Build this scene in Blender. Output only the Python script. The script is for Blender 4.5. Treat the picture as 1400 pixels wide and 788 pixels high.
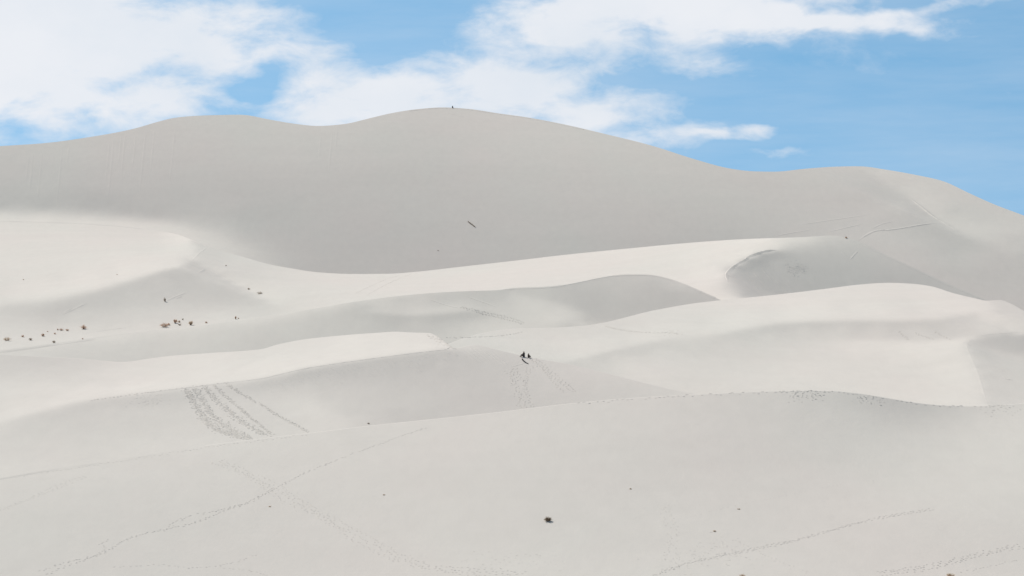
import bpy, bmesh, math, random
import numpy as np
from mathutils import Vector, Matrix

for o in list(bpy.data.objects):
    bpy.data.objects.remove(o)
scene = bpy.context.scene
COL = scene.collection

# ------------------------------------------------------------------ camera
# Lens in photograph pixels (1400 x 788); the lens' horizon lies at row YH.
F, CX, CY, YH = 3970.0, 700.0, 394.0, 410.0
CAMZ = 48.0
cam_d = bpy.data.cameras.new('camera')
cam = bpy.data.objects.new('camera', cam_d); COL.objects.link(cam)
cam.location = (0, 0, CAMZ)
cam.rotation_euler = (math.radians(90), 0, 0)
cam_d.sensor_width = 36.0
cam_d.lens = 36.0 * F / 1400.0
cam_d.shift_y = (YH - CY) / 1400.0
cam_d.clip_start, cam_d.clip_end = 1.0, 60000.0
scene.camera = cam

# ------------------------------------------------------------------ sun, sky, exposure
SUN_EL, SUN_AZ = 45.0, 53.0          # azimuth: degrees from due left towards away from the camera
_c, _a = math.cos(math.radians(SUN_EL)), math.radians(SUN_AZ)
SUN = np.array([-math.cos(_a) * _c, math.sin(_a) * _c, math.sin(math.radians(SUN_EL))])
sun_d = bpy.data.lights.new('sun', 'SUN')
sun_d.energy = 3.6; sun_d.angle = math.radians(0.5); sun_d.color = (1.0, 0.975, 0.95)
sun = bpy.data.objects.new('sun', sun_d); COL.objects.link(sun)
sun.rotation_euler = Vector(SUN).to_track_quat('Z', 'Y').to_euler()
sun.location = (-300, 400, 600)

scene.view_settings.view_transform = 'Standard'
scene.view_settings.look = 'None'
scene.view_settings.gamma = 1.0
scene.view_settings.use_curve_mapping = False
scene.view_settings.exposure = 0.54
scene.cycles.use_denoising = True
scene.cycles.max_bounces = 6
scene.cycles.diffuse_bounces = 3

world = bpy.data.worlds.new('World'); scene.world = world
world.use_nodes = True
world.cycles.sampling_method = 'MANUAL'; world.cycles.sample_map_resolution = 512
SKY_STRENGTH = 0.1


def build_sky():
    nt = world.node_tree; N = nt.nodes; N.clear(); L = nt.links.new
    def node(t, **kw):
        n = N.new(t)
        for k, v in kw.items(): setattr(n, k, v)
        return n
    def math_(op, a, b=None, c=None, clamp=False):
        n = node('ShaderNodeMath', operation=op, use_clamp=clamp)
        for i, v in enumerate((a, b, c)):
            if v is None: continue
            if isinstance(v, (int, float)): n.inputs[i].default_value = v
            else: L(v, n.inputs[i])
        return n.outputs[0]
    def vmath(op, a, b):
        n = node('ShaderNodeVectorMath', operation=op)
        for i, v in enumerate((a, b)):
            if isinstance(v, tuple): n.inputs[i].default_value = v
            else: L(v, n.inputs[i])
        return n
    co = node('ShaderNodeTexCoord').outputs['Generated']
    sky = node('ShaderNodeTexSky', sky_type='NISHITA', sun_disc=False)
    sky.sun_elevation = math.radians(SUN_EL)
    sky.sun_rotation = math.atan2(SUN[0], SUN[1])
    sky.altitude = 900; sky.air_density = 1.0; sky.dust_density = 0.3; sky.ozone_density = 2.0
    # desert air is clear down to the horizon: look the sky colour up a little higher
    up = vmath('NORMALIZE', vmath('ADD', co, (0, 0, 0.30)).outputs[0], (0, 0, 0)).outputs[0]
    L(up, sky.inputs['Vector'])

    # cloud banks: soft ellipses at directions of the sky, broken up by noise
    def at(x, y): return ((x - CX) / F, 1.0, (YH - y) / F)
    d = vmath('NORMALIZE', co, (0, 0, 0)).outputs[0]
    def noise(scale, detail, rough, stretch=(1, 1, 2.2), dist=0.0, off=0.0):
        m = node('ShaderNodeMapping'); m.inputs['Scale'].default_value = stretch; m.inputs['Location'].default_value = (off, off * .7, off * .3)
        L(d, m.inputs['Vector'])
        n = node('ShaderNodeTexNoise'); n.inputs['Scale'].default_value = scale; n.inputs['Detail'].default_value = detail
        n.inputs['Roughness'].default_value = rough; n.inputs['Distortion'].default_value = dist
        L(m.outputs[0], n.inputs['Vector'])
        return n.outputs['Fac'], n.outputs['Color']
    # push the banks' outlines about a little
    wf, wc = noise(26, 4, .55, off=3.1)
    wob = vmath('SCALE', vmath('SUBTRACT', wc, (.5, .5, .5)).outputs[0], (0, 0, 0)); wob.inputs[3].default_value = 0.020
    dw = vmath('ADD', d, wob.outputs[0]).outputs[0]
    total = None
    def blob(x, y, rx, ry, w, rot=0.0):
        nonlocal total
        c = Vector(at(x, y)).normalized()
        s = vmath('SUBTRACT', dw, tuple(c)).outputs[0]
        r = node('ShaderNodeVectorRotate', rotation_type='Y_AXIS'); r.inputs['Angle'].default_value = math.radians(rot)
        L(s, r.inputs['Vector'])
        k = vmath('MULTIPLY', r.outputs[0], (F / rx, 1.0, F / ry)).outputs[0]
        l = node('ShaderNodeVectorMath', operation='LENGTH'); L(k, l.inputs[0])
        m = node('ShaderNodeMapRange', interpolation_type='SMOOTHERSTEP'); m.inputs['From Min'].default_value = 1.25; m.inputs['From Max'].default_value = 0.15
        m.inputs['To Min'].default_value = 0; m.inputs['To Max'].default_value = w
        L(l.outputs['Value'], m.inputs['Value'])
        total = m.outputs[0] if total is None else math_('ADD', total, m.outputs[0])
    for b in CLOUDS: blob(*b)
    fine, _ = noise(42, 9, .60, off=1.7, dist=.3)
    wisp, _ = noise(120, 7, .62, (1, 1, 1.8), off=4.4, dist=.6)
    big, _ = noise(5.0, 5, .55, (1, 1, 2.5), off=8.3)
    # the rest of the sky carries broken cloud of the same kind
    front = node('ShaderNodeMapRange'); front.inputs['From Min'].default_value = .955; front.inputs['From Max'].default_value = .985
    dy = node('ShaderNodeSeparateXYZ'); L(d, dy.inputs[0]); L(dy.outputs['Y'], front.inputs['Value'])
    away = math_('SUBTRACT', 1.0, front.outputs[0])
    else_ = math_('MULTIPLY', math_('MULTIPLY_ADD', big, 4.0, -1.72, clamp=True), away)
    fld = math_('ADD', total, else_)
    fld = math_('ADD', math_('MULTIPLY', fld, math_('MULTIPLY_ADD', fine, .9, .30)), math_('ADD', math_('MULTIPLY', math_('SUBTRACT', fine, .5), 1.1), math_('MULTIPLY', math_('SUBTRACT', wisp, .5), .40)))
    al = node('ShaderNodeMapRange', interpolation_type='SMOOTHSTEP'); al.inputs['From Min'].default_value = -.06; al.inputs['From Max'].default_value = 1.12
    L(fld, al.inputs['Value'])
    # thin veil everywhere, streaked
    veil, _ = noise(9, 6, .6, (1, 1, 7), off=5.0)
    alpha = math_('MAXIMUM', al.outputs[0], math_('MULTIPLY_ADD', veil, .55, -.16, clamp=True))
    alpha = math_('MULTIPLY', alpha, .97)
    tint = node('ShaderNodeHueSaturation'); tint.inputs['Saturation'].default_value = SKY_SAT; tint.inputs['Value'].default_value = SKY_VAL
    tm = node('ShaderNodeMix', data_type='RGBA', blend_type='MULTIPLY'); tm.inputs['Factor'].default_value = 1.0; tm.inputs['B'].default_value = (*SKY_TINT, 1)
    L(sky.outputs[0], tm.inputs['A']); L(tm.outputs['Result'], tint.inputs['Color'])
    cl = node('ShaderNodeMix', data_type='RGBA'); cl.inputs['A'].default_value = (*CLOUD_DIM, 1); cl.inputs['B'].default_value = (*CLOUD_LIT, 1)
    soft, _ = noise(15, 6, .55, (1, 1, 1.6), off=2.2)
    L(math_('MULTIPLY_ADD', soft, 3.2, -1.0, clamp=True), cl.inputs['Factor'])
    mx = node('ShaderNodeMix', data_type='RGBA'); L(alpha, mx.inputs['Factor']); L(tint.outputs[0], mx.inputs['A']); L(cl.outputs['Result'], mx.inputs['B'])
    bg = node('ShaderNodeBackground'); bg.inputs['Strength'].default_value = SKY_STRENGTH
    L(mx.outputs['Result'], bg.inputs['Color'])
    out = node('ShaderNodeOutputWorld'); L(bg.outputs[0], out.inputs['Surface'])


SKY_SAT, SKY_VAL = 1.03, 0.97
SKY_TINT = (.83, 1.02, .915)         # clear desert air
CLOUD_DIM, CLOUD_LIT = (5.2, 5.55, 6.0), (5.85, 5.98, 6.25)
# (x, y, half-width, half-height, weight, tilt) in photograph pixels of the lens above
CLOUDS = [
    (40, 30, 330, 150, 1.2), (-180, 60, 320, 220, 1.2), (260, 45, 220, 70, .85, 6), (400, 80, 150, 40, .75, 12), (90, 150, 220, 70, .65), (270, 145, 120, 38, .75),
    (470, 140, 160, 70, .95, 5), (600, 125, 190, 70, 1.05, 10), (730, 145, 150, 60, 1.0, 14), (830, 175, 120, 45, .8, 16), (920, 190, 100, 28, .6, 8), (1036, 179, 40, 17, .95, 0), (985, 189, 70, 9, .5, -6),
    (358, 112, 50, 30, -.8, 14), (185, 122, 60, 40, -.32), (5, 185, 70, 36, -.36), (520, 22, 150, 40, -.6, 10),
    (850, 20, 260, 62, 1.15, 0), (710, 40, 100, 50, .55), (1010, 28, 220, 50, 1.05, -4), (1180, 32, 190, 28, .9, -3), (880, 88, 190, 30, .42), (960, 92, 60, 14, .4), (1330, 4, 130, 16, .65, 6), (1000, -50, 420, 70, .8), (1045, 213, 80, 10, .5), (440, 35, 70, 40, .25),
]
build_sky()

# ------------------------------------------------------------------ dune field
AMB, GAIN = 0.177, 0.837              # skylight relative to full sun, picture value of a fully lit face


def lum(v):
    v = np.asarray(v, float) / 255.0
    return np.where(v <= 0.04045, v / 12.92, ((v + 0.055) / 1.055) ** 2.4)


def curve(pts):
    """smooth monotone (PCHIP) curve y(x) through the traced points"""
    p = np.array(pts, float)
    x, y = p[:, 0], p[:, 1]
    h = np.diff(x); d = np.diff(y) / h
    m = np.zeros_like(x)
    for i in range(1, len(x) - 1):
        if d[i - 1] * d[i] > 0:
            w1, w2 = 2 * h[i] + h[i - 1], h[i] + 2 * h[i - 1]
            m[i] = (w1 + w2) / (w1 / d[i - 1] + w2 / d[i])
    m[0], m[-1] = d[0], d[-1]

    def f(q):
        q = np.asarray(q, float)
        i = np.clip(np.searchsorted(x, q) - 1, 0, len(x) - 2)
        t = (q - x[i]) / h[i]
        lo, hi = q < x[0], q > x[-1]
        tt = np.clip(t, 0, 1)
        r = ((1 + 2 * tt) * (1 - tt) ** 2 * y[i] + tt * (1 - tt) ** 2 * h[i] * m[i]
             + tt * tt * (3 - 2 * tt) * y[i + 1] + tt * tt * (tt - 1) * h[i] * m[i + 1])
        r = np.where(lo, y[0] + m[0] * (q - x[0]), r)
        return np.where(hi, y[-1] + m[-1] * (q - x[-1]), r)
    return f


def smooth_curve(pts, sig=10.0):
    """traced curve with the hand's wobble taken out"""
    f = curve(pts)
    k = np.linspace(-2, 2, 9); w = np.exp(-k * k / 2); w /= w.sum()
    return lambda q: sum(wi * f(np.asarray(q, float) + ki * sig) for wi, ki in zip(w, k))


class Tone:
    """face brightness of a dune, from points read along it"""
    ANI = 0.45

    def __init__(self, pts):
        self.p = [tuple(p) for p in pts]

    def edge(self, line, above, below, off=3.0, n=None):
        """a crease: brightness on its upper and lower side (scalars or one value per point)"""
        l = np.array(line, float)
        ab = np.broadcast_to(np.asarray(above, float), (len(l),)); be = np.broadcast_to(np.asarray(below, float), (len(l),))
        s = np.r_[0, np.cumsum(np.hypot(*np.diff(l, axis=0).T))]
        q = np.linspace(0, s[-1], n or max(2, int(s[-1] / 14)))
        X, Y = np.interp(q, s, l[:, 0]), np.interp(q, s, l[:, 1])
        tx, ty = np.gradient(X), np.gradient(Y)
        L = np.hypot(tx, ty); nx, ny = ty / L, -tx / L
        flip = np.where(ny > 0, -1, 1); nx, ny = nx * flip, ny * flip
        for x, y, ax, ay, va, vb in zip(X, Y, nx, ny, np.interp(q, s, ab), np.interp(q, s, be)):
            self.p.append((x + ax * off, y + ay * off, va)); self.p.append((x - ax * off, y - ay * off, vb))
        return self

    def fit(self):
        p = np.array(self.p)
        A = self.ANI
        D = np.hypot((p[:, None, 0] - p[None, :, 0]) * A, p[:, None, 1] - p[None, :, 1])
        n = len(p)
        M = np.zeros((n + 1, n + 1)); M[:n, :n] = -D; M[:n, n] = M[n, :n] = 1
        M[:n, :n] += np.eye(n) * 0.05
        self.w = np.linalg.solve(M, np.r_[p[:, 2], 0]); self.q = p

    def __call__(self, x, y):
        out = np.empty(x.shape)
        for i in range(x.shape[0]):
            D = np.hypot((x[i][:, None] - self.q[None, :, 0]) * self.ANI, y[i][:, None] - self.q[None, :, 1])
            out[i] = -D @ self.w[:-1] + self.w[-1]
        return np.clip(out, self.q[:, 2].min() - 2, self.q[:, 2].max() + 2)


def lbfgs(fun, x, iters, pre, m=14):
    f, g = fun(x)
    S, Y = [], []
    for it in range(iters):
        q = g.copy(); al = []
        for s, y in zip(reversed(S), reversed(Y)):
            a = (s @ q) / (s @ y); al.append(a); q -= a * y
        q = pre(q)
        if S:
            q *= (S[-1] @ Y[-1]) / (Y[-1] @ pre(Y[-1]))
        else:
            q *= 1e-3 / (np.abs(q).max() + 1e-12)
        for (s, y), a in zip(zip(S, Y), reversed(al)):
            b = (y @ q) / (s @ y); q += (a - b) * s
        gd = g @ q
        if gd <= 0:
            S, Y = [], []; q = pre(g); q *= 1e-4 / (np.abs(q).max() + 1e-12); gd = g @ q
        t = 1.0
        for _ in range(14):
            xn = x - t * q; fn, gn = fun(xn)
            if fn <= f - 1e-4 * t * gd:
                break
            t *= 0.4
        else:
            break
        s, y = xn - x, gn - g
        if s @ y > 1e-14:
            S.append(s); Y.append(y)
            if len(S) > m: S.pop(0); Y.pop(0)
        done = abs(f - fn) < 1e-7 * abs(f)
        x, f, g = xn, fn, gn
        if done: break
    return x, f


def laplace_inverse(sh, cs, cu):
    """inverse of an anisotropic Laplacian with free edges (cosine transform by FFT)"""
    n, m = sh
    ls = 2 - 2 * np.cos(np.pi * np.arange(n) / n); lu = 2 - 2 * np.cos(np.pi * np.arange(m) / m)
    D = cs * ls[:, None] + cu * lu[None, :]
    D += 0.3 * D[np.ix_([0, min(1, n - 1)], [0, 1])].max() + 1e-9
    full = np.zeros((2 * n, 2 * m))
    i = np.r_[np.arange(n), 0, np.arange(n - 1, 0, -1)]; j = np.r_[np.arange(m), 0, np.arange(m - 1, 0, -1)]
    Df = D[np.ix_(i, j)]

    def pre(v):
        g = v.reshape(sh)
        w = np.hstack([g, g[:, ::-1]]); w = np.vstack([w, w[::-1]])
        return np.fft.irfft2(np.fft.rfft2(w) / Df[:, :m + 1], w.shape)[:n, :m].ravel()
    return pre


class Sheet:
    """one dune: its visible face between two traced lines, shaped so that the sun shades it as it should"""

    def __init__(self, name, u0, u1, top, bot, tone, rows, d_anchor, anchor, merge=None, behind=None, smooth=0.06, gap=0.012, ramp=70, effort=1.0):
        self.name, self.top, self.bot = name, top, bot
        tone.fit()
        self.solve(u0, u1, tone, rows, d_anchor, anchor, merge, behind, smooth, gap, ramp, effort)

    def grid(self, nu, ns):
        u = np.linspace(self.u0, self.u1, nu)
        s = np.linspace(0, 1, ns)
        yb, yt = self.bot(u), self.top(u)
        yb = np.maximum(yb, yt + 14)
        return u, yb[None, :] + (yt - yb)[None, :] * s[:, None]

    def solve(self, u0, u1, tone, rows, d_anchor, anchor, merge, behind, smooth, gap, ramp, effort):
        self.u0, self.u1 = u0, u1
        rho = None
        for du, fr, iters, kx in ((24, .3, 220, .06), (24, .3, 150, .015), (12, .5, 140, .008), (6, .75, 80, .006), (3, 1, 40, .004)):
            nu, ns = int((u1 - u0) / du) + 1, max(8, int(rows * fr))
            u, y = self.grid(nu, ns)
            du_ = u[1] - u[0]
            yc = 0.25 * (y[1:, 1:] + y[:-1, 1:] + y[1:, :-1] + y[:-1, :-1])
            uc = np.broadcast_to(0.5 * (u[1:] + u[:-1]), yc.shape)
            T = lum(tone(uc, yc)) / GAIN - AMB
            Ys = 0.5 * ((y[:-1, 1:] - y[1:, 1:]) + (y[:-1, :-1] - y[1:, :-1]))
            Yu = -0.5 * ((y[1:, 1:] - y[1:, :-1]) + (y[:-1, 1:] - y[:-1, :-1])) / du_
            xp, t = (uc - CX) / F, (YH - yc) / F
            if rho is None:
                # start: slopes straight up the view
                p = np.clip((SUN[2] - T) / SUN[1], 0.04, 0.62)
                b = 1 / np.maximum(p - t, 0.05)
                k = max(1, int(160 / du)); ker = np.ones(2 * k + 1) / (2 * k + 1)
                lp = np.pad(np.minimum(b, 14), ((0, 0), (k, k)), mode='edge')
                b = np.array([np.convolve(r, ker, 'valid') for r in lp])
                dr = b * Ys / F
                r0 = np.vstack([np.zeros(nu - 1), np.cumsum(dr, 0)])
                r0 = np.hstack([r0[:, :1], 0.5 * (r0[:, 1:] + r0[:, :-1]), r0[:, -1:]])
                r0 -= r0[-1:]
                rho = r0 + math.log(d_anchor)
            else:
                rho = self.sample(u[None, :].repeat(ns, 0), y)
            # columns tied to, or kept in front of, the dune behind
            mcol = np.zeros(nu); rb = np.zeros(nu); hcol = np.zeros(nu); gcol = np.full(nu, gap)
            if behind is not None:
                rb = behind(u, y[-1])
                ok = np.isfinite(rb); rb = np.where(ok, rb, 0)
                if merge is not None:
                    mcol = ((u >= merge[0]) & (u <= merge[1]) & ok).astype(float)
                hcol = ((mcol == 0) & ok).astype(float)
                if merge is not None:
                    near = np.minimum(np.abs(u - merge[0]), np.abs(u - merge[1]))
                    mcol = mcol * np.clip(near / ramp, 0.0, 1) ** 2
                    gcol = np.clip(near / 120, 0, 1) * gap
            ai = (int(np.argmin(np.abs(y[:, int(round((anchor[0] - u0) / du_))] - anchor[1]))), int(round((anchor[0] - u0) / du_)))
            sh = rho.shape
            lam = smooth
            N = yc.size
            eps = 0.02

            def fun(v):
                r = v.reshape(sh)
                rs = 0.5 * ((r[1:, 1:] - r[:-1, 1:]) + (r[1:, :-1] - r[:-1, :-1]))
                ru = 0.5 * ((r[1:, 1:] - r[1:, :-1]) + (r[:-1, 1:] - r[:-1, :-1])) / du_
                rY = rs / Ys; rx = ru - rY * Yu
                a, b = F * rx, F * rY
                n = np.stack([a, -(1 + a * xp + b * t), b])
                L = np.sqrt((n * n).sum(0)) + 1e-9
                h = n / L
                I = SUN[0] * h[0] + SUN[1] * h[1] + SUN[2] * h[2]
                e = I - T
                E = (e * e).sum()
                G = 2 * e * SUN[:, None, None]
                # smooth normals, creases allowed
                for ax in (1, 2):
                    d = np.diff(h, axis=ax)
                    q = np.sqrt((d * d).sum(0) + eps * eps)
                    k = lam * (1.0 if ax == 1 else 1.5)
                    E += k * ((q - eps).sum()) * 0.3
                    w = k * 0.3 * d / q
                    if ax == 1: G[:, 1:] += w; G[:, :-1] -= w
                    else: G[:, :, 1:] += w; G[:, :, :-1] -= w
                # angle of repose, gentle sideways slopes
                z = np.maximum(0.845 - h[2], 0)
                E += 6 * (z * z).sum(); G[2] -= 12 * z
                E += kx * (h[0] ** 2).sum(); G[0] += 2 * kx * h[0]
                gn = (G - h * (G * h).sum(0)) / L
                ga = (gn[0] - gn[1] * xp) * F
                gb = (gn[2] - gn[1] * t) * F
                zb = np.maximum(1.7 - b, 0); zc = np.maximum(b - 17, 0)
                E += 4 * (zb * zb).sum() + 0.05 * (zc * zc).sum()
                gb += (-8 * zb + 0.1 * zc) * F
                gru = ga / du_ * 0.5
                grs = (gb - ga * Yu) / Ys * 0.5
                g = np.zeros(sh)
                g[1:, 1:] += grs + gru; g[1:, :-1] += grs - gru
                g[:-1, 1:] += -grs + gru; g[:-1, :-1] += -grs - gru
                W = 3000.0
                dd = r[-1] - rb
                E += W * (dd * dd * mcol).sum(); g[-1] += 2 * W * dd * mcol
                hh = np.maximum(r[-1] - rb + gcol, 0) * hcol
                E += W * (hh * hh).sum(); g[-1] += 2 * W * hh
                da = r[ai] - math.log(d_anchor)
                if mcol.sum() == 0:
                    E += 3000 * da * da; g[ai] += 6000 * da
                return E, g.ravel()

            bm = 5.0
            pre = laplace_inverse(sh, (F / np.median(Ys)) ** 2 / bm ** 2, (F / du_) ** 2 / bm ** 2)
            v, Ef = lbfgs(fun, rho.ravel(), int(iters * effort), pre)
            rho = v.reshape(sh)
            self.u, self.y, self.rho = u, y, rho

    def sample(self, X, Y):
        """log depth at picture positions"""
        X = np.asarray(X, float); Y = np.asarray(Y, float)
        g = (X - self.u0) / (self.u[1] - self.u[0])
        j = np.clip(np.floor(g).astype(int), 0, len(self.u) - 2); fx = np.clip(g - j, 0, 1)
        def col(jj):
            yb, yt = self.y[0, jj], self.y[-1, jj]
            s = (Y - yb) / (yt - yb) * (len(self.y) - 1)
            i = np.clip(np.floor(s).astype(int), 0, len(self.y) - 2); f = np.clip(s - i, -2, 3)
            return self.rho[i, jj] * (1 - f) + self.rho[i + 1, jj] * f
        return col(j) * (1 - fx) + col(j + 1) * fx

    def behind(self, x0=-1e9, x1=1e9):
        def f(u, y):
            r = self.sample(u, y)
            return np.where((u >= max(x0, self.u0)) & (u <= min(x1, self.u1)), r, np.nan)
        return f


def back(*sheets):
    """depth of the nearest of the sheets behind at a picture position"""
    def f(u, y):
        out = np.full(u.shape, np.nan)
        for s, x0, x1 in sheets:
            r = s.behind(x0, x1)(u, y)
            out = np.where(np.isnan(out), r, np.fmin(out, r))
        return out
    return f


SKYLINE = smooth_curve([(-120, 208), (0, 200), (60, 196), (120, 188), (180, 177), (215, 167), (240, 161), (280, 158), (330, 157), (365, 163), (400, 169), (435, 172.5), (470, 170), (505, 162), (540, 154), (575, 149), (605, 147), (640, 149), (680, 155), (720, 160.5), (770, 170), (830, 184), (890, 199), (950, 218), (1000, 231), (1030, 234.5), (1060, 235), (1100, 231), (1145, 228), (1175, 227.5), (1210, 232), (1250, 239), (1290, 248), (1320, 262), (1360, 280), (1400, 295), (1520, 345)], 6)
C5 = curve([(-120, 299), (0, 302), (100, 305), (160, 309), (210, 315), (240, 320), (262, 328), (283, 336.5), (300, 342), (334, 352), (370, 362), (400, 367.5), (434, 372.5), (484, 375), (534, 374.5), (568, 372), (635, 364.5), (702, 357), (770, 349), (870, 339), (946, 332), (1022, 327), (1098, 324.5), (1136, 322.5), (1152, 324), (1175, 330.5), (1212, 349), (1251, 367), (1289, 385), (1327, 401), (1350, 411), (1400, 432), (1520, 470)])
C3 = smooth_curve([(-120, 492), (0, 481), (42, 476), (112, 466), (180, 457), (240, 450), (300, 442), (340, 436), (384, 430), (428, 422.5), (471, 415), (515, 408.5), (559, 403.5), (603, 400), (646, 398), (680, 397), (703, 394), (738, 393), (768, 390.5), (797, 385), (826, 379), (855, 375.5), (884, 375.5), (914, 381), (943, 392), (972, 405), (987, 411), (1030, 430)], 5)
CR = curve([(585, 484), (625, 466), (660, 456), (700, 450), (756, 448.5), (797, 446), (826, 441.5), (855, 434.5), (884, 427), (914, 421), (943, 416), (984, 411), (1040, 405.5), (1098, 399), (1142, 393.5), (1171, 389.8), (1215, 387), (1250, 388.5), (1274, 392), (1303, 401), (1332, 408), (1350, 411.5), (1367, 410.5), (1382, 415.5), (1400, 425.5), (1520, 480)])
C1 = curve([(-120, 480), (0, 485), (56, 488), (112, 491), (168, 495.5), (200, 491.5), (230, 487.5), (290, 483), (357, 478), (378, 472), (413, 465), (457, 460), (515, 455.5), (541, 454), (562, 455), (588, 456), (603, 464), (622, 477), (638, 473.5), (650, 472), (673, 477), (715, 487), (744, 492.5), (768, 496.5), (797, 503), (826, 510), (855, 517.5), (884, 525), (914, 532), (949, 538.5), (1000, 548)])
C0 = smooth_curve([(-120, 678), (0, 655), (56, 645), (126, 634.5), (195, 624), (251, 614.5), (293, 608), (360, 600), (428, 592), (503, 583), (574, 575.5), (632, 569.5), (690, 563), (738, 557), (797, 550.5), (855, 545.5), (914, 541.8), (972, 539), (1040, 536), (1098, 534.6), (1136, 535), (1171, 538), (1215, 545), (1259, 552), (1294, 555), (1332, 556), (1361, 555), (1400, 552), (1520, 540)], 8)


def solve_dunes():
    t5 = Tone([
        (-60, 230, 182), (60, 215, 183), (60, 260, 179), (0, 275, 177), (150, 205, 184), (160, 255, 178), (200, 280, 177), (250, 180, 186), (280, 230, 180), (330, 175, 187), (300, 280, 178), (400, 185, 188), (400, 240, 180), (430, 300, 177), (390, 335, 178), (400, 360, 179), (470, 185, 188), (480, 355, 176), (520, 180, 187), (520, 250, 179), (580, 170, 187), (600, 220, 182), (600, 330, 177), (660, 170, 190), (700, 200, 188), (720, 260, 182), (740, 330, 179), (780, 190, 191), (820, 240, 185), (860, 300, 181), (900, 225, 188), (920, 310, 180), (960, 250, 186), (1000, 300, 182), (1040, 250, 186), (1100, 245, 188), (1100, 300, 186), (1170, 245, 189), (1180, 290, 187), (1200, 320, 190), (1230, 280, 192), (1250, 335, 190), (1300, 370, 186), (1380, 400, 184), (1340, 350, 188), (1450, 420, 184),
        (1230, 250, 192), (1280, 262, 194), (1300, 290, 189), (1340, 300, 192), (1380, 305, 196), (1380, 330, 190), (1400, 350, 184), (1480, 380, 190),
    ]).edge([(1180, 232), (1210, 250), (1245, 272), (1275, 297), (1310, 317), (1350, 334), (1400, 356)], [194, 196, 199, 201, 200, 196, 190], [188, 187, 185, 184, 185, 185, 183], 1.8)
    t5.p += [(x, C5(x) + 8, 177) for x in range(400, 1100, 100)] + [(x, y + dy, v) for x, y in ((-100, 286), (0, 287), (60, 288), (120, 291), (170, 295), (210, 299)) for dy, v in ((-6, 178), (-2, 184), (2, 195), (6, 206), (11, 213), (17, 217))] + [(240, 298, 186), (240, 306, 200), (245, 315, 212), (265, 318, 206), (280, 325, 206), (270, 306, 190), (300, 330, 203), (310, 318, 193), (330, 342, 199), (355, 350, 191), (340, 325, 184), (330, 300, 179)]
    t5.p = [(x, y, v + 5.5 - 3.5 * min(1, max(0, (y - 230) / 120)) if v < 205 and not (x < 360 and y > 280) else v) for x, y, v in t5.p]
    def b5(u): return np.where(u > 1340, np.maximum(C5(u), CR(u)), C5(u)) + np.clip((u - 240) / 8, 1, 12) + np.clip((u - 1250) / 5, 0, 25)
    s5 = Sheet('mountain', -120, 1520, SKYLINE, b5, t5, 88, 1500, (620, 150), smooth=0.02, effort=1.3)

    t4 = Tone([
        (0, 304, 217), (60, 306, 218), (120, 308, 218), (170, 312, 219), (215, 318, 220), (240, 326, 221), (0, 312, 219), (266, 330.5, 196), (272, 333, 192), (279, 336.2, 192), (268, 336, 221), (258, 331, 221), (100, 318, 221), (200, 328, 222), (0, 340, 219), (100, 345, 220), (200, 350, 222), (0, 370, 217), (80, 380, 217), (240, 345, 224), (150, 375, 219), (0, 400, 214),
        (0, 425, 205), (40, 440, 206), (100, 425, 203), (100, 445, 208), (84, 429, 193), (112, 418, 193), (98, 423, 190), (5, 423, 200), (180, 400, 199), (220, 385, 198), (250, 370, 196), (280, 385, 197), (230, 410, 199), (180, 430, 205), (280, 420, 204), (330, 420, 206), (250, 436, 210), (100, 457, 215), (0, 466, 214), (200, 446, 213), (300, 434, 215),
        (275, 350, 205), (290, 345, 203), (300, 360, 206), (320, 375, 209), (340, 365, 208), (350, 385, 213), (390, 385, 216), (400, 410, 216), (330, 356, 211), (380, 369, 213), (450, 385, 219), (450, 405, 219), (550, 385, 221), (500, 400, 220), (600, 390, 220), (650, 370, 222), (750, 360, 223), (750, 380, 222), (850, 350, 224), (850, 368, 222), (930, 345, 224), (930, 375, 222), (980, 340, 224), (980, 370, 224), (960, 395, 221), (1000, 405, 219),
        (1030, 375, 180), (1030, 400, 178), (1012, 385, 180), (1060, 360, 181), (1100, 400, 176), (1080, 370, 178), (1120, 345, 184), (1160, 340, 186), (1130, 333, 192), (1100, 336, 196), (1160, 370, 178), (1220, 380, 176), (1220, 358, 183), (1280, 395, 178), (1320, 405, 182), (1340, 420, 180), (1450, 440, 182), (1070, 338, 206), (1040, 338, 222), (1100, 330, 210), (1130, 326, 200),
    ]).edge([(262, 358), (202, 377), (134, 397), (67, 411), (0, 417)], [223, 220, 218, 216, 213], [194, 198, 201, 204, 205], 1.4)
    t4.edge([(284, 338), (272, 345), (262, 357)], 224, 201, 1.4).edge([(264, 359), (300, 376), (340, 399), (375, 416)], [212, 215, 217, 218], [193, 195, 199, 209], 1.4)
    t4.edge([(1062, 343), (1040, 347), (1018, 357), (1000, 368), (993, 377)], [216, 221, 222, 222, 222], [178, 168, 168, 175, 182], 1.6)
    t4.edge([(993, 379), (998, 389), (1008, 398), (1014, 407)], [179, 181, 184, 185], [222, 221, 220, 219], 1.5)
    def b4(u):
        r = np.where(u < 986, C3(np.minimum(u, 1000)), 1e4)
        return np.minimum(r, np.where(u > 756, CR(u), 1e4)) + np.clip((u - 200) / 12, 1, 12)
    s4 = Sheet('mid', -120, 1385, C5, b4, t4, 46, 1150, (700, 357), merge=(-300, 250), behind=s5.behind(), smooth=0.004, effort=5)

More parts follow.
